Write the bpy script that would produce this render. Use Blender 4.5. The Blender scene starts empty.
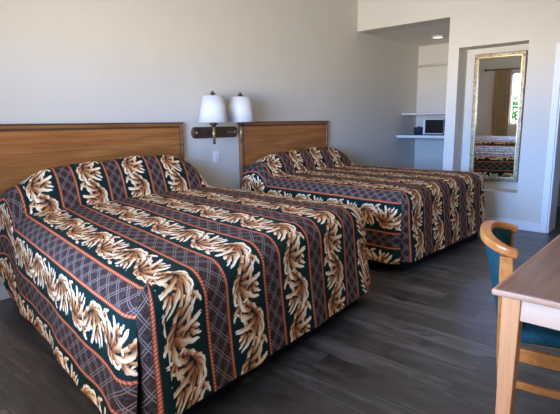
import bpy, bmesh, math, random
from mathutils import Vector, Matrix
random.seed(7)
C = bpy.context.scene.collection
PI = math.pi

# ------------------------------------------------------------------ helpers
def lin(c):
    c = c / 255.0
    return c / 12.92 if c <= 0.04045 else ((c + 0.055) / 1.055) ** 2.4
def rgb(r, g, b): return (lin(r), lin(g), lin(b), 1.0)

def link(name, me, m=None, parent=None):
    o = bpy.data.objects.new(name, me); C.objects.link(o)
    if m is not None: me.materials.append(m)
    if parent is not None: o.parent = parent
    return o
def obj(name, bm, m=None, parent=None, smooth=False, bevel=0.0, segs=2):
    bmesh.ops.recalc_face_normals(bm, faces=bm.faces)
    me = bpy.data.meshes.new(name); bm.to_mesh(me); bm.free()
    if smooth:
        for p in me.polygons: p.use_smooth = True
    o = link(name, me, m, parent)
    if bevel:
        b = o.modifiers.new('bevel', 'BEVEL'); b.width = bevel; b.segments = segs
        b.limit_method = 'ANGLE'; b.angle_limit = math.radians(40)
    return o
def tag(o, label=None, cat=None, group=None, kind=None):
    if label: o['label'] = label
    if cat: o['category'] = cat
    if group: o['group'] = group
    if kind: o['kind'] = kind
    return o
def empty(name, loc, label, cat, rz=0.0, group=None):
    o = bpy.data.objects.new(name, None); C.objects.link(o)
    o.location = loc; o.rotation_euler = (0, 0, rz); o.empty_display_size = .05
    return tag(o, label, cat, group)
def bx(bm, x0, y0, z0, x1, y1, z1):
    vs = [bm.verts.new((x, y, z)) for x in (x0, x1) for y in (y0, y1) for z in (z0, z1)]
    for f in ((0, 1, 3, 2), (4, 6, 7, 5), (0, 4, 5, 1), (2, 3, 7, 6), (0, 2, 6, 4), (1, 5, 7, 3)):
        bm.faces.new([vs[i] for i in f])
def box(*a):
    bm = bmesh.new(); bx(bm, *a); return bm
def boxes(*bs):
    bm = bmesh.new()
    for b in bs: bx(bm, *b)
    return bm
def taper(bm, p0, p1, w0, w1):
    """square bar from p0 to p1 whose half widths change from w0 to w1"""
    vs = []
    for p, w in ((p0, w0), (p1, w1)):
        for sx, sy in ((-1, -1), (1, -1), (1, 1), (-1, 1)):
            vs.append(bm.verts.new((p[0] + sx * w[0], p[1] + sy * w[1], p[2])))
    bm.faces.new(vs[0:4]); bm.faces.new(vs[4:8])
    for i in range(4):
        j = (i + 1) % 4
        bm.faces.new((vs[i], vs[j], vs[4 + j], vs[4 + i]))
def lathe(bm, prof, cx=0, cy=0, seg=28, cap=True):
    rings = []
    for r, z in prof:
        rings.append([bm.verts.new((cx + r * math.cos(2 * PI * i / seg), cy + r * math.sin(2 * PI * i / seg), z)) for i in range(seg)])
    for a, b in zip(rings[:-1], rings[1:]):
        for i in range(seg):
            j = (i + 1) % seg
            bm.faces.new((a[i], a[j], b[j], b[i]))
    if cap:
        bm.faces.new(rings[0]); bm.faces.new(rings[-1])
def tube(bm, pts, r, seg=10):
    pts = [Vector(p) for p in pts]; rings = []
    for i, p in enumerate(pts):
        d = (pts[min(i + 1, len(pts) - 1)] - pts[max(i - 1, 0)]).normalized()
        a = d.cross(Vector((0, 0, 1)))
        if a.length < 1e-3: a = d.cross(Vector((0, 1, 0)))
        a.normalize(); b = d.cross(a)
        rings.append([bm.verts.new(p + r * (math.cos(2 * PI * k / seg) * a + math.sin(2 * PI * k / seg) * b)) for k in range(seg)])
    for a, b in zip(rings[:-1], rings[1:]):
        for k in range(seg):
            j = (k + 1) % seg
            bm.faces.new((a[k], a[j], b[j], b[k]))
    bm.faces.new(rings[0]); bm.faces.new(rings[-1])
def sweep(bm, pts, w, h, lean=0.0, closed=False):
    """rectangular section (w wide in plan, h tall) swept along pts; w/h may be functions of 0..1"""
    pts = [Vector(p) for p in pts]; n = len(pts); rings = []
    for i, p in enumerate(pts):
        d = pts[min(i + 1, n - 1)] - pts[max(i - 1, 0)]; d.z = 0; d.normalize()
        s = Vector((d.y, -d.x, 0)); t = i / (n - 1)
        ww = (w(t) if callable(w) else w) / 2; hh = (h(t) if callable(h) else h) / 2
        up = Vector((0, 0, 1)) + s * lean
        rings.append([bm.verts.new(p + s * a * ww + up * b * hh) for a, b in ((-1, -1), (1, -1), (1, 1), (-1, 1))])
    for a, b in zip(rings[:-1], rings[1:]):
        for k in range(4):
            j = (k + 1) % 4
            bm.faces.new((a[k], a[j], b[j], b[k]))
    bm.faces.new(rings[0]); bm.faces.new(rings[-1])

# ------------------------------------------------------------------ materials
class NT:
    def __init__(s, tree): s.t = tree; s.n = tree.nodes; s.l = tree.links
    def new(s, typ, **kw):
        n = s.n.new(typ)
        for k, v in kw.items(): setattr(n, k, v)
        return n
    def put(s, sock, v):
        if isinstance(v, bpy.types.NodeSocket): s.l.new(v, sock)
        else: sock.default_value = v
    def m(s, op, a, b=None, c=None, clamp=False):
        n = s.new('ShaderNodeMath', operation=op); n.use_clamp = clamp
        s.put(n.inputs[0], a)
        if b is not None: s.put(n.inputs[1], b)
        if c is not None: s.put(n.inputs[2], c)
        return n.outputs[0]
    def mixc(s, f, a, b, mode='MIX'):
        n = s.new('ShaderNodeMix', data_type='RGBA', blend_type=mode)
        s.put(n.inputs[0], f); s.put(n.inputs[6], a); s.put(n.inputs[7], b)
        return n.outputs[2]
    def mixf(s, f, a, b):
        n = s.new('ShaderNodeMix', data_type='FLOAT')
        s.put(n.inputs[0], f); s.put(n.inputs[2], a); s.put(n.inputs[3], b)
        return n.outputs[0]
    def ramp(s, f, stops):
        n = s.new('ShaderNodeValToRGB'); e = n.color_ramp.elements
        while len(e) < len(stops): e.new(0.5)
        for k, (p, c) in enumerate(stops): e[k].position = p; e[k].color = c
        s.put(n.inputs[0], f); return n.outputs[0]
    def noise(s, vec, scale, detail=3, rough=.5, dist=0.0):
        n = s.new('ShaderNodeTexNoise'); s.put(n.inputs['Vector'], vec)
        n.inputs['Scale'].default_value = scale; n.inputs['Detail'].default_value = detail
        n.inputs['Roughness'].default_value = rough; n.inputs['Distortion'].default_value = dist
        return n.outputs[0]
    def mapping(s, vec, scale=(1, 1, 1), loc=(0, 0, 0), rot=(0, 0, 0)):
        n = s.new('ShaderNodeMapping'); s.put(n.inputs['Vector'], vec)
        n.inputs['Scale'].default_value = scale; n.inputs['Location'].default_value = loc; n.inputs['Rotation'].default_value = rot
        return n.outputs[0]
def mat(name, col=(1, 1, 1, 1), rough=.5, metal=0.0, spec=.5):
    m = bpy.data.materials.new(name); m.use_nodes = True
    nt = NT(m.node_tree); b = m.node_tree.nodes['Principled BSDF']
    b.inputs['Base Color'].default_value = col; b.inputs['Roughness'].default_value = rough
    b.inputs['Metallic'].default_value = metal; b.inputs['Specular IOR Level'].default_value = spec
    return m, nt, b
def objco(nt): return nt.new('ShaderNodeTexCoord').outputs['Object']
def bump(nt, b, h, strength=.2, dist=.01):
    n = nt.new('ShaderNodeBump'); n.inputs['Strength'].default_value = strength; n.inputs['Distance'].default_value = dist
    nt.l.new(h, n.inputs['Height']); nt.l.new(n.outputs[0], b.inputs['Normal'])

def plain(name, col, rough=.5, metal=0.0, spec=.5, var=.06, scale=9, bmp=0.0):
    m, nt, b = mat(name, col, rough, metal, spec)
    co = objco(nt); f = nt.noise(co, scale, 4)
    d = tuple(max(0, c * (1 - var)) for c in col[:3]) + (1,)
    l = tuple(min(1, c * (1 + var)) for c in col[:3]) + (1,)
    nt.put(b.inputs['Base Color'], nt.ramp(f, [(.3, d), (.7, l)]))
    if bmp: bump(nt, b, nt.noise(co, 60, 3), bmp, .004)
    return m
def wood(name, dark, mid, light, axis=0, rough=.4, scale=1.0, spec=.5):
    m, nt, b = mat(name, mid, rough, 0, spec)
    sc = [14 * scale] * 3; sc[axis] = .8 * scale
    co = nt.mapping(objco(nt), tuple(sc))
    f = nt.noise(co, 1.6, 6, .6, .6)
    sc2 = [90 * scale] * 3; sc2[axis] = 2.2 * scale
    g = nt.noise(nt.mapping(objco(nt), tuple(sc2)), 1.5, 3)
    h = nt.m('ADD', nt.m('MULTIPLY', f, .75), nt.m('MULTIPLY', g, .25))
    nt.put(b.inputs['Base Color'], nt.ramp(h, [(.32, dark), (.5, mid), (.68, light)]))
    bump(nt, b, g, .06, .003)
    return m

M = {}
M['wall'] = plain('painted_wall', rgb(211, 206, 196), .75, 0, .25, .015, 3, .12)
M['ceiling'] = plain('ceiling_paint', rgb(228, 222, 212), .85, 0, .2, .015, 3, .1)
M['trim'] = plain('white_trim_paint', rgb(226, 226, 228), .45, 0, .4, .01, 3)
M['headwood'] = wood('headboard_oak', rgb(124, 74, 32), rgb(160, 101, 48), rgb(184, 124, 66), 0, .38)
M['headtrim'] = wood('headboard_moulding', rgb(104, 66, 38), rgb(138, 92, 54), rgb(158, 110, 68), 0, .38)
M['headgroove'] = plain('dark_groove_wood', rgb(88, 54, 32), .5)
M['deskwood'] = wood('desk_oak', rgb(226, 142, 84), rgb(242, 160, 100), rgb(250, 180, 122), 2, .38)
M['deskapron'] = wood('desk_apron_glare', rgb(238, 184, 142), rgb(248, 200, 160), rgb(252, 214, 180), 1, .4)  # paler than the leg wood: glare on the end apron put into the colour
M['deskedge'] = wood('desk_edge_oak', rgb(196, 134, 92), rgb(214, 156, 114), rgb(228, 176, 136), 1, .35)
M['desktop'] = wood('desk_top_brown', rgb(112, 78, 62), rgb(136, 98, 80), rgb(156, 116, 96), 0, .33)  # darker and browner than the rest of the desk
M['chairwood'] = wood('chair_beech', rgb(176, 96, 38), rgb(204, 122, 54), rgb(220, 146, 78), 0, .3)
M['teal'] = plain('teal_fabric', rgb(32, 70, 74), .9, 0, .15, .3, 160, .5)
M['black'] = plain('black_bed_base', rgb(16, 17, 24), .8, 0, .2, .2, 20)
M['mattress'] = plain('mattress_ticking', rgb(220, 216, 208), .9, 0, .2, .05, 30)
M['bronze'] = plain('dark_bronze', rgb(92, 76, 62), .42, .75, .5, .25, 30)
M['brass'] = plain('aged_brass', rgb(178, 150, 106), .35, .7, .5, .12, 30)
M['plastic'] = plain('white_plastic', rgb(232, 232, 230), .4, 0, .5, .01)
M['slot'] = plain('socket_slot', rgb(60, 60, 60), .6)
M['counter'] = plain('dark_counter', rgb(48, 52, 60), .35, 0, .5, .3, 60)
M['shelf'] = plain('white_shelf', rgb(222, 222, 222), .5, 0, .4, .01)
M['appliance'] = plain('white_enamel', rgb(225, 227, 230), .35, 0, .5, .01)
M['blackglass'] = plain('black_door_glass', rgb(14, 15, 18), .15, 0, .5, .1)
M['navy'] = plain('dark_blue_plastic', rgb(40, 52, 70), .5, 0, .4, .1)
M['curtain'] = plain('beige_curtain', rgb(176, 152, 116), .85, 0, .15, .05, 20)
M['rod'] = plain('black_rod', rgb(24, 22, 20), .4, .3)
M['frame'] = None
M['vinylframe'] = plain('white_vinyl', rgb(236, 238, 240), .4, 0, .4, .01)
M['blinds'] = plain('leaf_green', rgb(70, 110, 48), .7, 0, .2, .3, 12)
M['bark'] = plain('bark', rgb(84, 66, 50), .9, 0, .1, .2, 20)

# lampshade: white cloth that lets light through
m, nt, b = mat('white_lampshade', rgb(240, 240, 238), .8, 0, .2)
tr = nt.new('ShaderNodeBsdfTranslucent'); tr.inputs[0].default_value = rgb(240, 240, 236)
wv = nt.noise(nt.mapping(objco(nt), (60, 60, 400)), 3, 2); bump(nt, b, wv, .08, .002)
mx = nt.new('ShaderNodeMixShader'); mx.inputs[0].default_value = .4
nt.l.new(b.outputs[0], mx.inputs[1]); nt.l.new(tr.outputs[0], mx.inputs[2])
nt.l.new(mx.outputs[0], m.node_tree.nodes['Material Output'].inputs[0]); M['shade'] = m

# mirror frame: pale worn gold
m, nt, b = mat('worn_champagne_frame', rgb(160, 146, 118), .4, .35)
f = nt.noise(objco(nt), 26, 5, .7)
nt.put(b.inputs['Base Color'], nt.ramp(f, [(.35, rgb(92, 78, 56)), (.5, rgb(134, 119, 92)), (.66, rgb(170, 156, 128))])); M['frame'] = m
m, nt, b = mat('mirror_silver', (.86, .88, .87, 1), .015, 1.0); M['mirror'] = m
m, nt, b = mat('window_glass', (1, 1, 1, 1), 0.0)
gl = nt.new('ShaderNodeBsdfGlossy'); gl.inputs['Roughness'].default_value = .02
tp = nt.new('ShaderNodeBsdfTransparent'); mx = nt.new('ShaderNodeMixShader'); mx.inputs[0].default_value = .06
nt.l.new(tp.outputs[0], mx.inputs[1]); nt.l.new(gl.outputs[0], mx.inputs[2])
nt.l.new(mx.outputs[0], m.node_tree.nodes['Material Output'].inputs[0]); M['glass'] = m
m, nt, b = mat('niche_lamp_diffuser', rgb(235, 236, 240), .4); M['diffuser'] = m
b.inputs['Emission Color'].default_value = (.9, .93, 1, 1); b.inputs['Emission Strength'].default_value = .3

# striped pillow
m, nt, b = mat('blue_striped_pillowcase', rgb(240, 240, 242), .9, 0, .1)
sx = nt.new('ShaderNodeSeparateXYZ'); nt.l.new(objco(nt), sx.inputs[0])
st = nt.m('GREATER_THAN', nt.m('FRACT', nt.m('MULTIPLY', sx.outputs[1], 11.0)), .6)
nt.put(b.inputs['Base Color'], nt.mixc(st, rgb(242, 242, 244), rgb(112, 128, 176))); M['stripepillow'] = m

# floor planks, running away from the headboard wall
m, nt, b = mat('grey_vinyl_planks', rgb(100, 96, 94), .45, 0, .75)
sx = nt.new('ShaderNodeSeparateXYZ'); nt.l.new(objco(nt), sx.inputs[0])
PW, PL = .178, 1.22
row = nt.m('FLOOR', nt.m('DIVIDE', sx.outputs[0], PW))
wn = nt.new('ShaderNodeTexWhiteNoise', noise_dimensions='1D'); nt.put(wn.inputs['W'], row)
yy = nt.m('ADD', sx.outputs[1], nt.m('MULTIPLY', wn.outputs['Value'], PL))
col_ = nt.m('FLOOR', nt.m('DIVIDE', yy, PL))
wn2 = nt.new('ShaderNodeTexWhiteNoise', noise_dimensions='2D')
cb = nt.new('ShaderNodeCombineXYZ'); nt.put(cb.inputs[0], row); nt.put(cb.inputs[1], col_); nt.l.new(cb.outputs[0], wn2.inputs['Vector'])
pid = wn2.outputs['Value']
cb2 = nt.new('ShaderNodeCombineXYZ')
nt.put(cb2.inputs[0], nt.m('MULTIPLY', sx.outputs[0], 9.0)); nt.put(cb2.inputs[1], nt.m('MULTIPLY', sx.outputs[1], 1.1)); nt.put(cb2.inputs[2], nt.m('MULTIPLY', pid, 40.0))
g1 = nt.noise(cb2.outputs[0], 1.7, 6, .62, .5)
cb3 = nt.new('ShaderNodeCombineXYZ')
nt.put(cb3.inputs[0], nt.m('MULTIPLY', sx.outputs[0], 5.0)); nt.put(cb3.inputs[1], nt.m('MULTIPLY', sx.outputs[1], 2.4)); nt.put(cb3.inputs[2], nt.m('MULTIPLY', pid, 71.0))
kn = nt.noise(cb3.outputs[0], 1.9, 2, .4)
fg = nt.noise(nt.mapping(cb2.outputs[0], (9, 1.6, 1)), 2.0, 4, .6)
val = nt.m('ADD', nt.m('ADD', nt.m('MULTIPLY', g1, .85), nt.m('ADD', nt.m('MULTIPLY', pid, .17), .065)), nt.m('MULTIPLY', nt.m('SUBTRACT', fg, .5), .35))
cc = nt.ramp(val, [(.34, rgb(34, 31, 29)), (.56, rgb(62, 57, 54)), (.78, rgb(108, 103, 99))])
cc = nt.mixc(nt.m('MULTIPLY', nt.m('SUBTRACT', kn, .62), 8.0, clamp=True), cc, rgb(22, 19, 18))
ex = nt.m('ABSOLUTE', nt.m('SUBTRACT', nt.m('FRACT', nt.m('DIVIDE', sx.outputs[0], PW)), .5))
ey = nt.m('ABSOLUTE', nt.m('SUBTRACT', nt.m('FRACT', nt.m('DIVIDE', yy, PL)), .5))
seam = nt.m('MAXIMUM', nt.m('GREATER_THAN', ex, .484), nt.m('GREATER_THAN', ey, .4985))
cc = nt.mixc(nt.m('MULTIPLY', seam, .8), cc, rgb(20, 18, 18))
nt.put(b.inputs['Base Color'], cc)
nt.put(b.inputs['Roughness'], nt.m('ADD', .30, nt.m('MULTIPLY', g1, .2)))
bump(nt, b, nt.m('SUBTRACT', g1, nt.m('MULTIPLY', seam, .8)), .12, .003)
M['floor'] = m

# ---- bedspread: stripes of rope-edged lattice and bands of scrolling leaves
PER = .39; D0 = .243; TL = .42
def leaf_group():
    g = bpy.data.node_groups.new('acanthus_leaf', 'ShaderNodeTree'); nt = NT(g)
    for nm, ty in (('U', 'NodeSocketFloat'), ('V', 'NodeSocketFloat'), ('CU', 'NodeSocketFloat'), ('CV', 'NodeSocketFloat'), ('Cos', 'NodeSocketFloat'),
                   ('Sin', 'NodeSocketFloat'), ('Len', 'NodeSocketFloat'), ('W', 'NodeSocketFloat'), ('K', 'NodeSocketFloat'), ('S', 'NodeSocketFloat'), ('M', 'NodeSocketFloat')):
        g.interface.new_socket(nm, in_out='INPUT', socket_type=ty)
    g.interface.new_socket('S', in_out='OUTPUT', socket_type='NodeSocketFloat'); g.interface.new_socket('M', in_out='OUTPUT', socket_type='NodeSocketFloat')
    i = nt.new('NodeGroupInput').outputs; o = nt.new('NodeGroupOutput').inputs
    dx = nt.m('SUBTRACT', i['U'], i['CU'])
    dy = nt.m('WRAP', nt.m('SUBTRACT', i['V'], i['CV']), TL / 2, -TL / 2)
    x = nt.m('MULTIPLY_ADD', dx, i['Cos'], nt.m('MULTIPLY', dy, i['Sin']))
    y = nt.m('SUBTRACT', nt.m('MULTIPLY', dy, i['Cos']), nt.m('MULTIPLY', dx, i['Sin']))
    y = nt.m('SUBTRACT', y, nt.m('MULTIPLY', nt.m('MULTIPLY', x, x), i['K']))
    t = nt.m('DIVIDE', x, i['Len']); ay = nt.m('ABSOLUTE', y)
    t2 = nt.m('SUBTRACT', t, nt.m('DIVIDE', nt.m('MULTIPLY', ay, .8), i['Len']))
    ser = nt.m('MULTIPLY_ADD', nt.m('SINE', nt.m('MULTIPLY', t2, 5.4 * PI)), .20, .86)
    pr = nt.m('MULTIPLY', nt.m('MULTIPLY', t, nt.m('SUBTRACT', 1.0, t)), 1.6, clamp=True)
    pr = nt.m('MULTIPLY', nt.m('SQRT', pr), nt.m('MULTIPLY_ADD', t, -.16, 1.42))
    w = nt.m('MULTIPLY', nt.m('MULTIPLY', nt.m('MULTIPLY', i['W'], .95), pr), ser)
    mk = nt.m('DIVIDE', nt.m('SUBTRACT', w, ay), .0025, clamp=True)
    e = nt.m('POWER', nt.m('DIVIDE', ay, nt.m('MAXIMUM', w, .0001), clamp=True), 4.0)
    sh = nt.m('MULTIPLY_ADD', t, .86, .30)
    sh = nt.m('SUBTRACT', sh, nt.m('MULTIPLY', nt.m('GREATER_THAN', y, 0.0), .15))
    sh = nt.m('SUBTRACT', sh, nt.m('MULTIPLY', e, .45), clamp=True)
    nt.put(o['S'], nt.mixf(mk, i['S'], sh)); nt.put(o['M'], nt.m('MAXIMUM', i['M'], mk))
    return g
LEAVES = []
AMP = .046
for v, s_ in ((TL / 4, -1), (-TL / 4, 1)):          # the stem winds from side to side; each bend opens into a hand of drooping leaf fingers
    for du, dv, a, l, w, k in ((-.012, .10, 150, .075, .022, -6), (-.005, .115, 112, .07, .018, -6), (.085, -.19, 98, .21, .017, 2.6), (.02, .05, -12, .11, .018, -9),
                               (.085, .03, -118, .066, .022, 10), (.088, .034, -62, .06, .020, 10), (.088, .04, 5, .045, .020, 6), (.084, .042, 75, .065, .022, -9), (.072, .045, 112, .075, .020, 6),
                               (.060, -.10, 10, .075, .024, -9), (.048, -.085, 165, .075, .022, -7), (.03, -.055, -5, .085, .024, -9), (.012, -.045, 160, .085, .024, -6),
                               (.012, -.025, 15, .10, .026, -8), (-.004, -.02, 138, .105, .025, -5), (.006, -.005, 40, .12, .027, -5.5), (-.006, .005, 112, .125, .027, -4.5), (0, .01, 72, .14, .029, -4.5)):
        LEAVES.append((AMP * math.sin(2 * PI * v / TL) + du * s_, v + dv, a if s_ > 0 else 180 - a, l, w, k * s_))
def bedspread_material():
    m, nt, b = mat('floral_stripe_quilt', rgb(90, 70, 60), .8, 0, .12)
    uv = nt.new('ShaderNodeUVMap'); uv.uv_map = 'UVMap'
    s = nt.new('ShaderNodeSeparateXYZ'); nt.l.new(uv.outputs[0], s.inputs[0])
    wob = nt.m('MULTIPLY', nt.m('SUBTRACT', nt.noise(uv.outputs[0], 3.0, 2), .5), .012)
    u = nt.m('ADD', s.outputs[0], wob); v = s.outputs[1]
    ph = nt.m('DIVIDE', nt.m('SUBTRACT', u, D0), PER)
    ud = nt.m('MULTIPLY', nt.m('SUBTRACT', nt.m('FRACT', nt.m('ADD', ph, .5)), .5), PER)      # 0 in the middle of a lattice stripe
    ul = nt.m('MULTIPLY', nt.m('SUBTRACT', nt.m('FRACT', ph), .5), PER)                       # 0 in the middle of a leaf band
    # leaves
    wn_ = nt.new('ShaderNodeTexNoise'); nt.put(wn_.inputs['Vector'], uv.outputs[0]); wn_.inputs['Scale'].default_value = 22; wn_.inputs['Detail'].default_value = 1
    ws = nt.new('ShaderNodeSeparateColor'); nt.l.new(wn_.outputs[1], ws.inputs[0])
    ulw = nt.m('MULTIPLY_ADD', nt.m('SUBTRACT', ws.outputs[0], .5), .010, ul); vw = nt.m('MULTIPLY_ADD', nt.m('SUBTRACT', ws.outputs[1], .5), .010, v)
    vl = nt.m('WRAP', vw, TL / 2, -TL / 2)
    M0 = 0.0
    S0 = .45; g = leaf_group()
    for cu, cv, a, l, w, k in LEAVES:
        n = nt.new('ShaderNodeGroup'); n.node_tree = g; I = n.inputs
        nt.put(I['U'], ulw); nt.put(I['V'], vl); I['CU'].default_value = cu; I['CV'].default_value = cv
        I['Cos'].default_value = math.cos(math.radians(a)); I['Sin'].default_value = math.sin(math.radians(a))
        I['Len'].default_value = l; I['W'].default_value = w; I['K'].default_value = k
        nt.put(I['S'], S0); nt.put(I['M'], M0); S0, M0 = n.outputs['S'], n.outputs['M']
    leafc = nt.ramp(S0, [(.0, rgb(74, 36, 20)), (.36, rgb(158, 94, 54)), (.62, rgb(222, 172, 118)), (.95, rgb(250, 234, 200))])
    gn = nt.noise(uv.outputs[0], 420, 2)
    green = nt.ramp(gn, [(.3, rgb(9, 27, 24)), (.7, rgb(24, 50, 44))])
    lband = nt.mixc(M0, green, leafc)
    # lattice: pairs of pale diagonal threads over mottled plum
    lat = nt.ramp(nt.noise(uv.outputs[0], 60, 3, .7), [(.35, rgb(38, 24, 20)), (.65, rgb(76, 55, 48))])
    msk = None
    for sgn in (1, -1):
        for off, per in ((0.0, .062), (.012, .062)):
            d = nt.m('FRACT', nt.m('DIVIDE', nt.m('ADD', nt.m('MULTIPLY', ud, .80 * sgn), nt.m('MULTIPLY_ADD', v, .62, off + 5.0)), per))
            k = nt.m('LESS_THAN', nt.m('ABSOLUTE', nt.m('SUBTRACT', d, .5)), .035)
            msk = k if msk is None else nt.m('MAXIMUM', msk, k)
    lat = nt.mixc(nt.m('MULTIPLY', msk, .6), lat, rgb(148, 130, 118))
    # rope borders
    au = nt.m('ABSOLUTE', ud); ru = nt.m('SUBTRACT', au, .063)
    bead = nt.m('MULTIPLY_ADD', nt.m('SINE', nt.m('MULTIPLY_ADD', v, 2 * PI / .017, nt.m('MULTIPLY', ru, 260.0))), .5, .5)
    rnd = nt.m('SUBTRACT', 1.0, nt.m('POWER', nt.m('DIVIDE', nt.m('ABSOLUTE', ru), .010, clamp=True), 2.0))
    rc = nt.ramp(nt.m('MULTIPLY', rnd, nt.m('MULTIPLY_ADD', bead, .5, .5)), [(.1, rgb(84, 32, 18)), (.5, rgb(164, 74, 44)), (.95, rgb(222, 138, 96))])
    colr = nt.mixc(nt.m('GREATER_THAN', au, .063), lat, lband)
    colr = nt.mixc(nt.m('LESS_THAN', nt.m('ABSOLUTE', ru), .010), colr, rc)
    nt.put(b.inputs['Base Color'], colr)
    q = nt.m('ADD', nt.m('MULTIPLY', nt.noise(uv.outputs[0], 26, 3), .9), nt.m('MULTIPLY', gn, .15))
    bump(nt, b, q, .35, .012)
    return m
M['spread'] = bedspread_material()

# ------------------------------------------------------------------ the room
XF, XB, XN, YR, ZC = 4.961, 6.97, -1.60, -4.25, 3.2
NY, SZ = -1.3735, 2.614                       # niche side and ceiling
RY0, RY1, RZ0, RZ1, RX = -1.5077, -2.3156, .445, 2.2256, 5.25   # recess that holds the mirror
DY0, DY1, DZ = -2.672, -3.50, 2.09            # doorway in the far wall
WT = .34
def struct(name, bm, m, label=None, **k):
    o = obj(name, bm, m, **k); o['kind'] = 'structure'
    if label: o['label'] = label
    return o
struct('floor', box(XN - .12, YR - .12, -.1, XB + .1, .1, 0), M['floor'], 'dark grey-brown wood-look plank floor')
struct('ceiling', box(XN - .12, YR - .12, ZC, XB + .1, .1, ZC + .1), M['ceiling'])
struct('wall_left', box(XN - .12, 0, 0, XB + .1, .1, ZC), M['wall'], 'long beige wall behind the two headboards')
struct('wall_right', box(XN - .12, YR - .1, 0, XB + .1, YR, ZC), M['wall'])
struct('wall_back', box(XB, YR, 0, XB + .1, 0, ZC), M['wall'], 'pale wall at the back of the alcove and of the room beyond the doorway')
struct('wall_far', boxes((XF, NY, SZ, XF + WT, 0, ZC), (XF, RY0, 0, XF + WT, NY, ZC), (RX, RY1, RZ0, XF + WT, RY0, RZ1),
                         (XF, RY1, RZ1, XF + WT, RY0, ZC), (XF, RY1, 0, XF + WT, RY0, RZ0), (XF, DY0, 0, XF + WT, RY1, ZC),
                         (XF, DY1, DZ, XF + WT, DY0, ZC), (XF, YR, 0, XF + WT, DY1, ZC)), M['wall'], 'off-white far wall with mirror recess, alcove opening and doorway')
struct('wall_alcove', box(XF + WT, NY - .1, 0, XB, NY, ZC), M['wall'])
struct('ceiling_alcove', box(XF + WT, NY, SZ, XB, 0, SZ + .06), M['ceiling'], 'low ceiling of the alcove')
# near wall, behind the camera: a door standing open to the outside and a window
WY0, WY1, WZ0, WZ1 = -1.05, -3.30, .85, 2.15
struct('wall_near', boxes((XN - .12, WY0, 0, XN, 0, ZC), (XN - .12, WY1, 0, XN, WY0, WZ0), (XN - .12, WY1, WZ1, XN, WY0, ZC), (XN - .12, YR, 0, XN, WY1, ZC)), M['wall'])
struct('slab_sky_blocker', box(XN - 2.4, YR - 2, 2.55, XN - .12, 2, 2.67), M['ceiling'], 'added slab outside the window that cuts the high sky light')  # unseen slab, added to keep steep sky light off the floor
BH, BT = .112, .014
struct('baseboard_left', boxes((XN, -BT, 0, XF, 0, BH)), M['trim'], 'white baseboard along the headboard wall', bevel=.004)
struct('baseboard_far', boxes((XF - BT, DY0 + .075, 0, XF, NY, BH)), M['trim'], 'white baseboard under the mirror', bevel=.004)
struct('baseboard_back', boxes((XB - BT, YR, 0, XB, NY - .1, BH), ), M['trim'], 'white baseboard in the room beyond the doorway', bevel=.004)
CT = .016; CWd = .072
tb = boxes((XF - CT, DY0, 0, XF, DY0 + CWd, DZ + CWd), (XF - CT, DY1 - CWd, 0, XF, DY1, DZ + CWd), (XF - CT, DY1, DZ, XF, DY0, DZ + CWd),
           (XF, DY0 - .018, 0, XF + WT, DY0, DZ), (XF, DY1, 0, XF + WT, DY1 + .018, DZ), (XF, DY1 + .018, DZ - .018, XF + WT, DY0 - .018, DZ))
struct('trim_1', tb, M['trim'], 'white casing round the doorway in the far wall', bevel=.004)
# window in the near wall, seen in the mirror
fx0, fx1 = XN - .09, XN - .03
wf = boxes((fx0, WY1, WZ0, fx1, WY0, WZ0 + .05), (fx0, WY1, WZ1 - .05, fx1, WY0, WZ1), (fx0, WY1, WZ0, fx1, WY1 + .05, WZ1),
           (fx0, WY0 - .05, WZ0, fx1, WY0, WZ1), (fx0, (WY0 + WY1) / 2 - .03, WZ0, fx1, (WY0 + WY1) / 2 + .03, WZ1))
w = struct('window_1', wf, M['vinylframe'], 'white framed window seen in the mirror')
gb = obj('window_glass', box(XN - .064, WY1 + .04, WZ0 + .04, XN - .060, WY0 - .04, WZ1 - .04), M['glass'], w)

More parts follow.
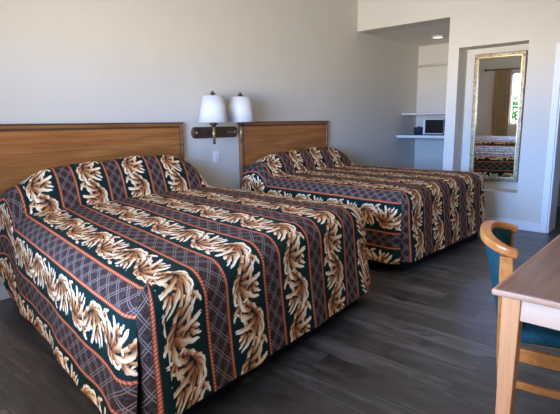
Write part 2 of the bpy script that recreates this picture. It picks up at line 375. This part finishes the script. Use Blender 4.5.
# ------------------------------------------------------------------ beds
def smooth01(t): t = max(0, min(1, t)); return t * t * (3 - 2 * t)
def bolster(s, a, bh):
    """height added by the pillow roll under the spread; s along the bed, a = -1..1 across"""
    if s >= .45 or s <= 0: return 0.0
    if s > .26: k = math.cos((s - .26) / .19 * PI / 2) ** .6
    else: k = .55 + .45 * math.sin(s / .26 * PI / 2)
    e = 1 - .55 * abs(a) ** 4 if a < 0 else max(0.0, 1 - a ** 7)
    return bh * k * max(e, 0) ** .7 * (1 + .025 * math.sin(a * 5.2 + .4) + .015 * math.sin(a * 13))
def make_spread(name, plan, zt, hem, sag, bh, label, seed):
    """plan: (x head left, x head right, x foot left, x foot right, y foot left, y foot right)"""
    rnd = random.Random(seed)
    xhl, xhr, xfl, xfr, yfl, yfr = plan
    hw, L, r = .95, 2.2, .13
    U = hw - r; S1 = L - r
    cx, cy = (xhl + xhr + xfl + xfr) / 4, (yfl + yfr) / 4
    def W(x, s, z):
        q = (x + hw) / (2 * hw); t = s / L
        X = (xhl + (xfl - xhl) * t) * (1 - q) + (xhr + (xfr - xhr) * t) * q
        Y = (yfl * (1 - q) + yfr * q) * t
        return (X - cx, Y - cy - .02, z)
    bm = bmesh.new(); uvl = bm.loops.layers.uv.new('UVMap')
    def grid(P, UVs):
        vs = [[bm.verts.new(p) for p in row] for row in P]
        for i in range(len(P) - 1):
            for j in range(len(P[0]) - 1):
                q = [(i, j), (i + 1, j), (i + 1, j + 1), (i, j + 1)]
                try: f = bm.faces.new([vs[a][b] for a, b in q])
                except ValueError: continue
                f.smooth = True
                for lp, (a, b) in zip(f.loops, q): lp[uvl].uv = UVs[a][b]
    ph = [rnd.random() * 6 for _ in range(8)]
    def crown(x, s): return .012 * (1 - (x / hw) ** 2) + .004 * math.sin(x * 7 + ph[0]) * math.sin(s * 5 + ph[1])
    arc = r * PI / 2
    def prof(q, zs, hz, fl):
        """arc length q down the drape: outward offset and height"""
        if q < arc: return r * math.sin(q / r), zs - r * (1 - math.cos(q / r))
        d = q - arc; full = max(zs - r - hz, .02)
        return r + fl * (d / full) ** 1.2, zs - r - d
    def ztop(x, s): return zt + crown(x, s) + bolster(s, x / U, bh) - sag * smooth01(s / L) * smooth01((U * .6 - x) / (1.6 * U))
    # ---- top and foot, one surface
    nu = 64; us = [-U + 2 * U * i / nu for i in range(nu + 1)]
    ss = [.06 + (S1 - .06) * j / 90 for j in range(91)]
    P, Q = [], []
    for x in us:
        row, uvr = [], []; vacc = 0; prev = None
        for s in ss:
            z = ztop(x, s); p = (s, z)
            if prev: vacc += math.hypot(p[0] - prev[0], p[1] - prev[1])
            prev = p; row.append(W(x, s, z)); uvr.append((x, vacc))
        zs = ztop(x, S1); hz = hem['foot'](x / hw); tot = arc + (zs - r - hz)
        for k in range(1, 41):
            q = tot * k / 40
            rip = .010 * math.sin(x * 11 + ph[2]) + .006 * math.sin(x * 23 + ph[3])
            o, z = prof(q, zs, hz, .05); dep = max(0, (q - arc)) / tot
            row.append(W(x, S1 + o + rip * dep, z)); uvr.append((x, vacc + q))
        P.append(row); Q.append(uvr)
    vfoot = max(u[90][1] for u in Q)
    grid(P, Q)
    TH = math.radians(38)
    # ---- foot panel carried round each corner to the crease
    for sg in (-1, 1):
        P, Q = [], []; n = 14
        zs = ztop(U * sg, S1); edge = Q0 = None
        for i in range(n + 1):
            th = PI / 2 - (PI / 2 - TH) * i / n
            row, uvr = [], []
            hz = hem['foot'](sg * 1.0); tot = arc + (zs - r - hz)
            for k in range(0, 41):
                q = tot * k / 40; o, z = prof(q, zs, hz, .05); dep = max(0, q - arc) / tot
                rip = .010 * math.sin(U * sg * 11 + ph[2]) + .006 * math.sin(U * sg * 23 + ph[3])
                o += rip * dep * (1 - i / n)
                o -= .035 * (i / n) ** 4 * min(1, dep * 3)
                row.append(W(sg * (U + o * math.cos(th)), S1 + o * math.sin(th), z)); uvr.append((sg * (U + (PI / 2 - th) * .12), vfoot + q))
            P.append(row); Q.append(uvr)
        grid(P, Q)
    # ---- side panels, carried round the corner to the same crease
    for sg in (-1, 1):
        P, Q = [], []
        cols = [(s, None) for s in ss] + [(S1, TH * i / 10) for i in range(1, 11)]
        vacc = 0; ps = ss[0]
        for s, th in cols:
            zs = ztop(U * sg, s); hz = hem['left' if sg < 0 else 'right'](s / L if th is None else 1.0)
            fl = .035 + .055 * (min(s, S1) / S1) ** 2 + (.05 * (1 - smooth01(s / .45)) if sg < 0 else 0)
            tot = arc + (zs - r - hz); row, uvr = [], []
            for k in range(0, 37):
                q = tot * k / 36; o, z = prof(q, zs, hz, fl); dep = max(0, q - arc) / tot
                o += dep * (.014 * math.sin(s * 7.5 + ph[4]) + .008 * math.sin(s * 17 + ph[5]))
                if th is None:
                    row.append(W(sg * (U + o), s, z)); uvr.append((sg * (U + q), s))
                else:
                    o -= .02 * (th / TH) ** 4 * min(1, dep * 3)
                    row.append(W(sg * (U + o * math.cos(th)), S1 + o * math.sin(th), z)); uvr.append((sg * (U + q), s + th * (.10 + .06 * dep)))
            P.append(row); Q.append(uvr)
        grid(P, Q)
    # ---- the roll turned down behind the pillows
    P, Q = [], []
    for x in us:
        z = ztop(x, .06); row, uvr = [], []
        for k in range(0, 9):
            row.append(W(x, .06 - .02 * math.sin(k / 8 * PI / 2), z - .26 * k / 8)); uvr.append((x, -.26 * k / 8))
        P.append(row); Q.append(uvr)
    grid(P, Q)
    bmesh.ops.remove_doubles(bm, verts=bm.verts, dist=.0006)
    o = obj(name, bm, M['spread'], smooth=True)
    o.location = (cx, cy, 0)
    tag(o, label, 'bedspread', 'floral striped bedspreads')
    return o
hem1 = {'foot': lambda a: .118 + .03 * smooth01((a - .6) / .4), 'left': lambda t: .10 + .20 * (1 - smooth01(t / .18)), 'right': lambda t: .10}
hem2 = {'foot': lambda a: .115 + .03 * smooth01((a - .5) / .5), 'left': lambda t: .11 + .2 * (1 - smooth01(t / .15)), 'right': lambda t: .10}
PLAN1 = (.00, 1.85, -.28, 1.76, -2.34, -2.17)
PLAN2 = (2.50, 4.38, 2.46, 4.36, -2.08, -2.14)
for i, (plan, zt, hem, sag, lab) in enumerate(((PLAN1, .735, hem1, .075, 'floral striped bedspread on the nearer, larger-looking bed at the left'),
                                         (PLAN2, .745, hem2, .02, 'floral striped bedspread on the farther bed, beside the mirror'))):
    make_spread('bedspread', plan, zt, hem, sag, (.30, .245)[i], lab, 11 + i)
    xhl, xhr, xfl, xfr, yfl, yfr = plan
    cx = (xhl + xhr + xfl + xfr) / 4
    b = empty('bed', (cx, -1.1, 0), ('bed with black base nearest the camera, under a floral spread', 'bed with black base farther off, between lamps and mirror wall')[i], 'bed', 0, 'hotel beds')
    # base and mattress follow the slightly skewed plan of the bed
    def skew(z0, z1, inx, y0, iny):
        bm = bmesh.new(); vs = []
        for z in (z0, z1):
            for (x, y) in ((xhl + inx, y0), (xhr - inx, y0), (xfr - inx, yfr + iny), (xfl + inx, yfl + iny)):
                vs.append(bm.verts.new((x - cx, y + 1.1, z)))
        bm.faces.new(vs[:4]); bm.faces.new(vs[4:])
        for k in range(4): bm.faces.new((vs[k], vs[(k + 1) % 4], vs[4 + (k + 1) % 4], vs[4 + k]))
        return bm
    obj('bed_base', skew(0, .26, .09, -.14, .025), M['black'], b, bevel=.008)
    obj('mattress', skew(.262, zt - .12, .11, -.12, .13), M['mattress'], b, bevel=.05, segs=3)

# headboards
def headboard(x0, x1, label):
    H = 1.339; cx = (x0 + x1) / 2; hw = (x1 - x0) / 2
    t = empty('headboard', (cx, 0, 0), label, 'headboard', 0, 'wooden headboards')
    obj('panel', box(-hw + .03, -.042, .25, hw - .03, -.002, H - .04), M['headwood'], t)
    for a, b_ in ((-hw, -hw + .036), (hw - .036, hw)): obj('side_moulding', box(a, -.05, .25, b_, 0, H - .038), M['headtrim'], t, bevel=.006)
    obj('top_rail', box(-hw, -.052, H - .038, hw, 0, H - .010), M['headtrim'], t, bevel=.005)
    obj('cap_strip', box(-hw - .006, -.058, H - .010, hw + .006, 0, H), M['headgroove'], t, bevel=.003)
    obj('groove', boxes((-hw + .036, -.0445, H - .055, hw - .036, -.042, H - .038), (-hw + .036, -.0445, .25, -hw + .046, -.042, H - .055), (hw - .046, -.0445, .25, hw - .036, -.042, H - .055)), M['headgroove'], t)
    return t
headboard(-.06, 1.729, 'long oak headboard behind the nearer bed, left of the wall lamp')
headboard(2.524, 4.187, 'oak headboard behind the farther bed, right of the wall lamp')

# ------------------------------------------------------------------ wall lamp
t = empty('wall_lamp', (2.175, 0, 1.23), 'twin-arm bronze wall lamp with two white shades between the headboards', 'lamp')
bm = bmesh.new(); hw, hh = .315, .058; n = 10; pts = []
for cxs, a0 in ((hw - hh * .7, -PI / 2), (-(hw - hh * .7), PI / 2)):
    for k in range(n + 1):
        a = a0 + PI * k / n; pts.append((cxs + hh * .7 * math.cos(a), hh * math.sin(a)))
f0 = [bm.verts.new((x, -.002, z)) for x, z in pts]; f1 = [bm.verts.new((x, -.022, z)) for x, z in pts]
f2 = [bm.verts.new((x * .965, -.030, z * .84)) for x, z in pts]
for a, b_ in ((f0, f1), (f1, f2)):
    for k in range(len(pts)):
        j = (k + 1) % len(pts); bm.faces.new((a[k], a[j], b_[j], b_[k]))
bm.faces.new(f0); bm.faces.new(f2)
obj('back_plate', bm, M['bronze'], t)
for sx in (-.265, .265):
    bm = bmesh.new(); lathe(bm, [(.014, 0), (.016, .004), (.009, .012), (.003, .014)], seg=14)
    bmesh.ops.rotate(bm, verts=bm.verts, cent=(0, 0, 0), matrix=Matrix.Rotation(PI / 2, 3, 'X'))
    bmesh.ops.translate(bm, verts=bm.verts, vec=(sx, -.030, 0))
    obj('screw_cap', bm, M['brass'], t, smooth=True)
for sx, ax in ((-.182, -.06), (.200, .12)):
    Y = -.205
    bm = bmesh.new(); tube(bm, [(ax, -.026, 0), (ax, -.06, 0), (ax * .8 + sx * .2, -.09, 0), (sx, Y + .04, -.005), (sx, Y, -.005)], .009)
    obj('arm', bm, M['bronze'], t, smooth=True)
    bm = bmesh.new(); lathe(bm, [(.010, -.115), (.017, -.110), (.017, -.098), (.012, -.090), (.017, -.082), (.0145, -.078)], sx, Y, 18)
    obj('bottom_finial', bm, M['bronze'], t, smooth=True)
    bm = bmesh.new(); lathe(bm, [(.0145, -.078), (.0145, .06)], sx, Y, 18); obj('candle_tube', bm, M['brass'], t, smooth=True)
    bm = bmesh.new(); lathe(bm, [(.0145, .06), (.024, .066), (.030, .078), (.042, .085), (.042, .094), (.022, .10), (.012, .13), (.010, .14)], sx, Y, 20)
    obj('socket_cup', bm, M['bronze'], t, smooth=True)
    sb = (.152, .104), (.104, .366)
    bm = bmesh.new(); lathe(bm, [sb[0], sb[1]], sx, Y, 40, cap=False)
    s = obj('shade', bm, M['shade'], t, smooth=True)
    so = s.modifiers.new('solid', 'SOLIDIFY'); so.thickness = .003
    bm = bmesh.new()
    for k in range(3):
        a = k * 2 * PI / 3; tube(bm, [(sx, Y, .362), (sx + .103 * math.cos(a), Y + .103 * math.sin(a), .362)], .0025, 6)
    tube(bm, [(sx, Y, .14), (sx, Y, .37)], .004, 8)
    obj('harp', bm, M['bronze'], s)
    bm = bmesh.new(); lathe(bm, [(.006, .366), (.010, .374), (.030, .384), (.034, .390), (.012, .396), (.016, .404), (.010, .412), (.003, .416)], sx, Y, 18)
    obj('finial', bm, M['bronze'], t, smooth=True)

# wall socket below the lamp
t = empty('wall_outlet', (2.185, 0, .965), 'white double power outlet on the wall below the lamp', 'power outlet')
obj('cover_plate', box(-.038, -.008, -.06, .038, -.001, .06), M['plastic'], t, bevel=.003)
for z in (-.025, .025):
    so = obj('socket', box(-.017, -.0105, z - .016, .017, -.008, z + .016), M['plastic'], t, bevel=.003)
    obj('slots', boxes((-.008, -.0112, z - .005, -.006, -.0105, z + .007), (.006, -.0112, z - .005, .008, -.0105, z + .007)), M['slot'], so)

# ------------------------------------------------------------------ mirror in its recess
MW, MH, FW = .60, 1.60, .052
t = empty('wall_mirror', (RX - .034, -1.942, .545), 'tall mirror in a worn champagne frame hanging in the wall recess', 'mirror')
t.rotation_euler = (0, math.radians(-1.4), math.radians(3.7))
# local: x towards the wall, y across, z up
fr = bmesh.new()
for a in ((-.022, -MW / 2, 0, .010, MW / 2, FW), (-.022, -MW / 2, MH - FW, .010, MW / 2, MH), (-.022, -MW / 2, FW, .010, -MW / 2 + FW, MH - FW), (-.022, MW / 2 - FW, FW, .010, MW / 2, MH - FW)): bx(fr, *a)
obj('mirror_frame', fr, M['frame'], t, bevel=.008)
bead = bmesh.new(); e = .010
for a in ((-.026, -MW / 2 + FW - e, FW - e, -.018, MW / 2 - FW + e, FW), (-.026, -MW / 2 + FW - e, MH - FW, -.018, MW / 2 - FW + e, MH - FW + e),
          (-.026, -MW / 2 + FW - e, FW, -.018, -MW / 2 + FW, MH - FW), (-.026, MW / 2 - FW, FW, -.018, MW / 2 - FW + e, MH - FW)): bx(bead, *a)
obj('inner_bead', bead, M['brass'], t)
obj('mirror_glass', box(-.004, -MW / 2 + FW - .002, FW - .002, .002, MW / 2 - FW + .002, MH - FW + .002), M['mirror'], t)

# ------------------------------------------------------------------ alcove
ct = empty('countertop', (6.61, NY / 2, 1.085), 'dark countertop with a white front edge in the alcove, under the shelf', 'countertop')
obj('slab', box(6.262 - 6.61, NY / 2 + .002, -.036, XB - 6.61, -NY / 2, 0), M['counter'], ct)
obj('front_edge', box(6.246 - 6.61, NY / 2 + .002, -.044, 6.262 - 6.61, -NY / 2 - .002, .001), M['shelf'], ct, bevel=.003)
tag(obj('shelf', box(6.41, NY + .002, 1.425, XB - .001, -.002, 1.450), M['shelf'], bevel=.003), 'white wall shelf above the microwave in the alcove', 'shelf')
rl = empty('clothes_rail', (6.80, NY / 2, 2.26), 'horizontal clothes rail high up in the alcove', 'clothes rail')
bm = bmesh.new(); tube(bm, [(0, NY / 2 + .004, 0), (0, -NY / 2 - .004, 0)], .016, 12); obj('rod', bm, M['wall'], rl, smooth=True)
for s in (-1, 1):
    bm = bmesh.new(); tube(bm, [(0, s * (NY / 2 + .001), 0), (0, s * (NY / 2 + .012), 0)], .032, 14); obj('end_flange', bm, M['wall'], rl)
mw = empty('microwave', (6.68, -.585, 1.086), 'small white microwave with a black door on the alcove counter', 'microwave')
obj('body', box(-.17, -.235, .012, .2, .235, .268), M['appliance'], mw, bevel=.006)
dr = obj('door', box(-.186, -.13, .016, -.171, .205, .264), M['appliance'], mw, bevel=.004)
obj('door_window', box(-.189, -.128, .028, -.186, .188, .252), M['blackglass'], dr)
cp = obj('control_panel', box(-.186, -.233, .016, -.171, -.134, .264), M['blackglass'], mw, bevel=.003)
obj('open_button', box(-.190, -.222, .03, -.186, -.145, .06), M['appliance'], cp, bevel=.002)
for x in (-.14, .17):
    for y in (-.2, .2):
        bm = bmesh.new(); lathe(bm, [(.014, 0), (.012, .0125)], x, y, 12); obj('foot', bm, M['slot'], mw)
ib = empty('ice_bucket', (6.58, -.245, 1.086), 'small dark blue ice bucket beside the microwave', 'ice bucket')
bm = bmesh.new(); lathe(bm, [(.066, 0), (.078, .006), (.083, .10), (.086, .112), (.080, .112)], seg=28); obj('bucket', bm, M['navy'], ib, smooth=True)
bm = bmesh.new(); lathe(bm, [(.084, .1125), (.084, .118), (.060, .128), (.014, .131), (.014, .142), (.006, .146)], seg=28); obj('lid', bm, M['navy'], ib, smooth=True)
cl = empty('ceiling_light', (6.19, -.684, SZ), 'round flush light on the low alcove ceiling', 'ceiling light')
bm = bmesh.new(); lathe(bm, [(.095, -.001), (.095, -.016), (.082, -.022), (.082, -.012)], seg=32); obj('rim', bm, M['trim'], cl, smooth=True)
bm = bmesh.new(); lathe(bm, [(.081, -.013), (.07, -.024), (.03, -.029), (.005, -.030)], seg=32); obj('diffuser', bm, M['diffuser'], cl, smooth=True)

# ------------------------------------------------------------------ desk
DX, DYF = .478, -3.429
dk = empty('desk', (DX, DYF, 0), 'light oak writing desk with a brown top at the right edge', 'desk')
DL, DD, TZ = 1.55, -(YR - DYF) - .01, .75
DD = DYF - YR - .01
obj('tabletop', box(.012, -DD + .012, TZ - .020, DL - .012, -.012, TZ), M['desktop'], dk, bevel=.002)
eb = boxes((0, -DD, TZ - .022, .012, 0, TZ - .001), (DL - .012, -DD, TZ - .022, DL, 0, TZ - .001), (.012, -.012, TZ - .022, DL - .012, 0, TZ - .001), (.012, -DD, TZ - .022, DL - .012, -DD + .012, TZ - .001))
obj('edge_band', eb, M['deskedge'], dk, bevel=.005)
LW = .031
for x, y in ((.028 + LW, -.028 - LW), (.028 + LW, -DD + .028 + LW), (DL - .028 - LW, -.028 - LW), (DL - .028 - LW, -DD + .028 + LW)):
    bm = bmesh.new(); taper(bm, (x, y, 0), (x, y, TZ - .022), (.022, .022), (LW, LW)); obj('leg', bm, M['deskwood'], dk, bevel=.004)
AZ0, AZ1 = TZ - .022 - .085, TZ - .022
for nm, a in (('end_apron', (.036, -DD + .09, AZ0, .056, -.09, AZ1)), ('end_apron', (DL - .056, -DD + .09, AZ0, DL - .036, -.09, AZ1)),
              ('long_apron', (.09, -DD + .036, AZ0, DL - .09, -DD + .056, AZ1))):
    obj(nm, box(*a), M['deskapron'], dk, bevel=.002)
obj('long_apron', box(.09, -.056, AZ1 - .05, DL - .09, -.036, AZ1), M['deskwood'], dk, bevel=.002)

# ------------------------------------------------------------------ chair
ch = empty('desk_chair', (1.058, -3.528, 0), 'oak desk chair with curved back rail and teal upholstery, tucked under the desk', 'chair', math.radians(15.4))
YA, HW = .19, .236
def bow(w, d, z_end, z_back, k0=0, k1=40):
    pts = []
    for k in range(k0, k1 + 1):
        a = PI * k / 40; c = math.cos(a); sn = math.sin(a) if 0 < k < 40 else 0.0
        pts.append((w * math.copysign(abs(c) ** .8, c), YA + d * sn ** .9, z_end + (z_back - z_end) * sn))
    return pts
rail = [(HW, YA - .022, .807)] + bow(HW, .11, .81, .846) + [(-HW, YA - .022, .807)]
bm = bmesh.new(); sweep(bm, rail, .046, .036); obj('back_rail', bm, M['chairwood'], ch, bevel=.009, segs=3)
bm = bmesh.new(); rows = []
for j in range(9):
    t_ = j / 8; rows.append([bm.verts.new((x, y, z)) for x, y, z in bow(.195 + .018 * t_, .025 + .075 * t_, .50 + .305 * t_, .50 + .325 * t_, 1, 39)])
for a, b_ in zip(rows[:-1], rows[1:]):
    for k in range(len(a) - 1): bm.faces.new((a[k], a[k + 1], b_[k + 1], b_[k]))
o = obj('backrest', bm, M['teal'], ch, smooth=True); so = o.modifiers.new('s', 'SOLIDIFY'); so.thickness = .034; so.offset = 0
SW, SF = .236, -.27
for sx in (-1, 1):
    bm = bmesh.new(); taper(bm, (sx * .236, YA - .02, 0), (sx * .236, YA, .40), (.017, .019), (.018, .030)); taper(bm, (sx * .236, YA, .40), (sx * HW, YA + .019, .794), (.018, .030), (.015, .024))
    obj('leg', bm, M['chairwood'], ch, bevel=.004)
    bm = bmesh.new(); taper(bm, (sx * .245, SF - .01, 0), (sx * .236, SF, .425), (.015, .015), (.021, .021)); obj('leg', bm, M['chairwood'], ch, bevel=.004)
bm = bmesh.new(); bx(bm, -SW + .014, SF - .015, .425, SW - .014, YA + .02, .482)
obj('seat', bm, M['teal'], ch, smooth=True, bevel=.024, segs=4)
bm = bmesh.new(); ln = YA - SF
for sx in (-1, 1): sweep(bm, [(sx * (SW + .010 * math.sin(PI * k / 12)), SF + ln * k / 12, .395 - .012 * math.sin(PI * k / 12)) for k in range(13)], .022, .058)
sweep(bm, [(-SW, SF, .395), (SW, SF, .395)], .022, .058); sweep(bm, [(-SW, YA, .395), (SW, YA, .395)], .022, .058)
obj('seat_frame', bm, M['chairwood'], ch, bevel=.004)
for sx in (-1, 1):
    bm = bmesh.new(); sweep(bm, [(sx * SW, SF + ln * k / 12, .262 - .018 * math.sin(PI * k / 12)) for k in range(13)], .018, .032)
    obj('stretcher', bm, M['chairwood'], ch, bevel=.003)

# ------------------------------------------------------------------ things seen only in the mirror
cu = empty('curtain', (XN + .09, -.88, .06), 'beige curtain beside the bright window, reflected in the mirror', 'curtain')
bm = bmesh.new(); rows = []
for j in range(14):
    z = j / 13 * 2.16; rr = []
    for k in range(61):
        y = -.20 + .40 * k / 60; a = k / 60 * 2 * PI * 5.5
        rr.append(bm.verts.new((.03 * math.sin(a) * (1 - .3 * j / 13), y + .008 * math.sin(a * 2 + j * .2), z)))
    rows.append(rr)
for a, b_ in zip(rows[:-1], rows[1:]):
    for k in range(60): bm.faces.new((a[k], a[k + 1], b_[k + 1], b_[k]))
o = obj('panel', bm, M['curtain'], cu, smooth=True); s = o.modifiers.new('s', 'SOLIDIFY'); s.thickness = .003
cr = empty('curtain_rod', (XN, -1.9, 2.24), 'black curtain rod above the window, reflected in the mirror', 'curtain rod')
bm = bmesh.new(); tube(bm, [(.09, -1.66, 0), (.09, 1.42, 0)], .013, 10); obj('pole', bm, M['rod'], cr, smooth=True)
for y in (-1.68, 1.44):
    bm = bmesh.new(); bmesh.ops.create_uvsphere(bm, u_segments=12, v_segments=8, radius=.028); bmesh.ops.translate(bm, verts=bm.verts, vec=(.09, y, 0)); obj('finial', bm, M['rod'], cr, smooth=True)
for y in (-1.55, 1.32):
    bm = bmesh.new(); tube(bm, [(.0, y, -.005), (.085, y, -.005)], .008, 8); obj('bracket', bm, M['rod'], cr)

# greenery outside the window, also seen in the mirror
struct('ground', box(-9.0, -3.0, -.14, -5.6, 2.2, -.04), plain('pale_concrete', rgb(190, 184, 176), .9, 0, .2, .08, 6), 'pale concrete ground outside the window')
sh = empty('shrub', (-7.2, -.25, -.04), 'green leafy shrub outside the window, reflected small in the mirror', 'shrub')
bm = bmesh.new(); rnd = random.Random(3)
for k in range(900):
    d = Vector((rnd.gauss(0, 1), rnd.gauss(0, 1), rnd.gauss(0, 1))).normalized() * (.35 + .65 * rnd.random() ** .5)
    c = Vector((d.x * .6, d.y * .6, 1.05 + d.z * .62)); a = Vector((rnd.gauss(0, 1), rnd.gauss(0, 1), rnd.gauss(0, 1))).normalized(); b_ = a.orthogonal().normalized()
    bm.faces.new([bm.verts.new(c + a * .085), bm.verts.new(c + b_ * .034), bm.verts.new(c - a * .085), bm.verts.new(c - b_ * .034)])
tag(obj('foliage', bm, M['blinds'], sh), 'green leaves')
bm = bmesh.new(); tube(bm, [(0, 0, 0), (.02, .01, .4), (0, 0, .9)], .035, 8)
for k in range(6): tube(bm, [(0, 0, .35 + .08 * k), (.28 * math.cos(k * 1.1), .28 * math.sin(k * 1.1), .8 + .1 * k)], .014, 6)
obj('stem', bm, M['bark'], sh)

# ------------------------------------------------------------------ light
w = bpy.data.worlds.new('World'); bpy.context.scene.world = w; w.use_nodes = True
nt = NT(w.node_tree); bg = w.node_tree.nodes['Background']
co = nt.new('ShaderNodeTexCoord').outputs['Generated']
sx = nt.new('ShaderNodeSeparateXYZ'); nt.l.new(co, sx.inputs[0])
f = nt.m('MULTIPLY_ADD', sx.outputs[2], .5, .5)
sky = nt.ramp(f, [(.0, (.74, .70, .66, 1)), (.49, (1.0, .96, .92, 1)), (.505, (.38, .68, 1.38, 1)), (1.0, (.28, .55, 1.2, 1))])
front = nt.m('POWER', nt.m('MAXIMUM', nt.m('MULTIPLY', sx.outputs[0], -1.0), 0.0), 4.0)          # sky brightened straight opposite the window, added to light the far wall
nt.put(bg.inputs[0], sky)
nt.put(bg.inputs[1], nt.m('MULTIPLY_ADD', front, 20.0, 2.2))
def portal(name, y0, y1, z0, z1):
    L = bpy.data.lights.new(name, 'AREA'); L.shape = 'RECTANGLE'; L.size = abs(z1 - z0); L.size_y = abs(y1 - y0)
    L.cycles.is_portal = True
    o = bpy.data.objects.new(name, L); C.objects.link(o); o.location = (XN - .02, (y0 + y1) / 2, (z0 + z1) / 2)
    o.rotation_euler = (0, -PI / 2, 0)
portal('window_daylight', WY0, WY1, WZ0, WZ1)

# ------------------------------------------------------------------ camera
cam = bpy.data.cameras.new('camera'); cam.sensor_fit = 'HORIZONTAL'; cam.sensor_width = 36
cam.lens = 470.1234 / 560 * 36; cam.clip_start = .02
co_ = bpy.data.objects.new('camera', cam); C.objects.link(co_)
yaw, pit, rol = .7277, .1794, -.0114
F = Vector((math.cos(yaw) * math.cos(pit), math.sin(yaw) * math.cos(pit), -math.sin(pit)))
R = Vector((math.sin(yaw), -math.cos(yaw), 0)); Uv = R.cross(F)
R2 = R * math.cos(rol) + Uv * math.sin(rol); U2 = Uv * math.cos(rol) - R * math.sin(rol)
mtx = Matrix(((R2.x, U2.x, -F.x), (R2.y, U2.y, -F.y), (R2.z, U2.z, -F.z))).to_4x4()
mtx.translation = Vector((-1.1822, -3.9212, 1.3333)); co_.matrix_world = mtx
sc = bpy.context.scene; sc.camera = co_
sc.view_settings.view_transform = 'Standard'; sc.view_settings.look = 'None'; sc.view_settings.gamma = 1; sc.view_settings.use_curve_mapping = False
sc.view_settings.exposure = 1.72
sc.cycles.use_denoising = True; sc.cycles.max_bounces = 10; sc.cycles.diffuse_bounces = 7; sc.cycles.glossy_bounces = 5
sc.cycles.sample_clamp_indirect = 8
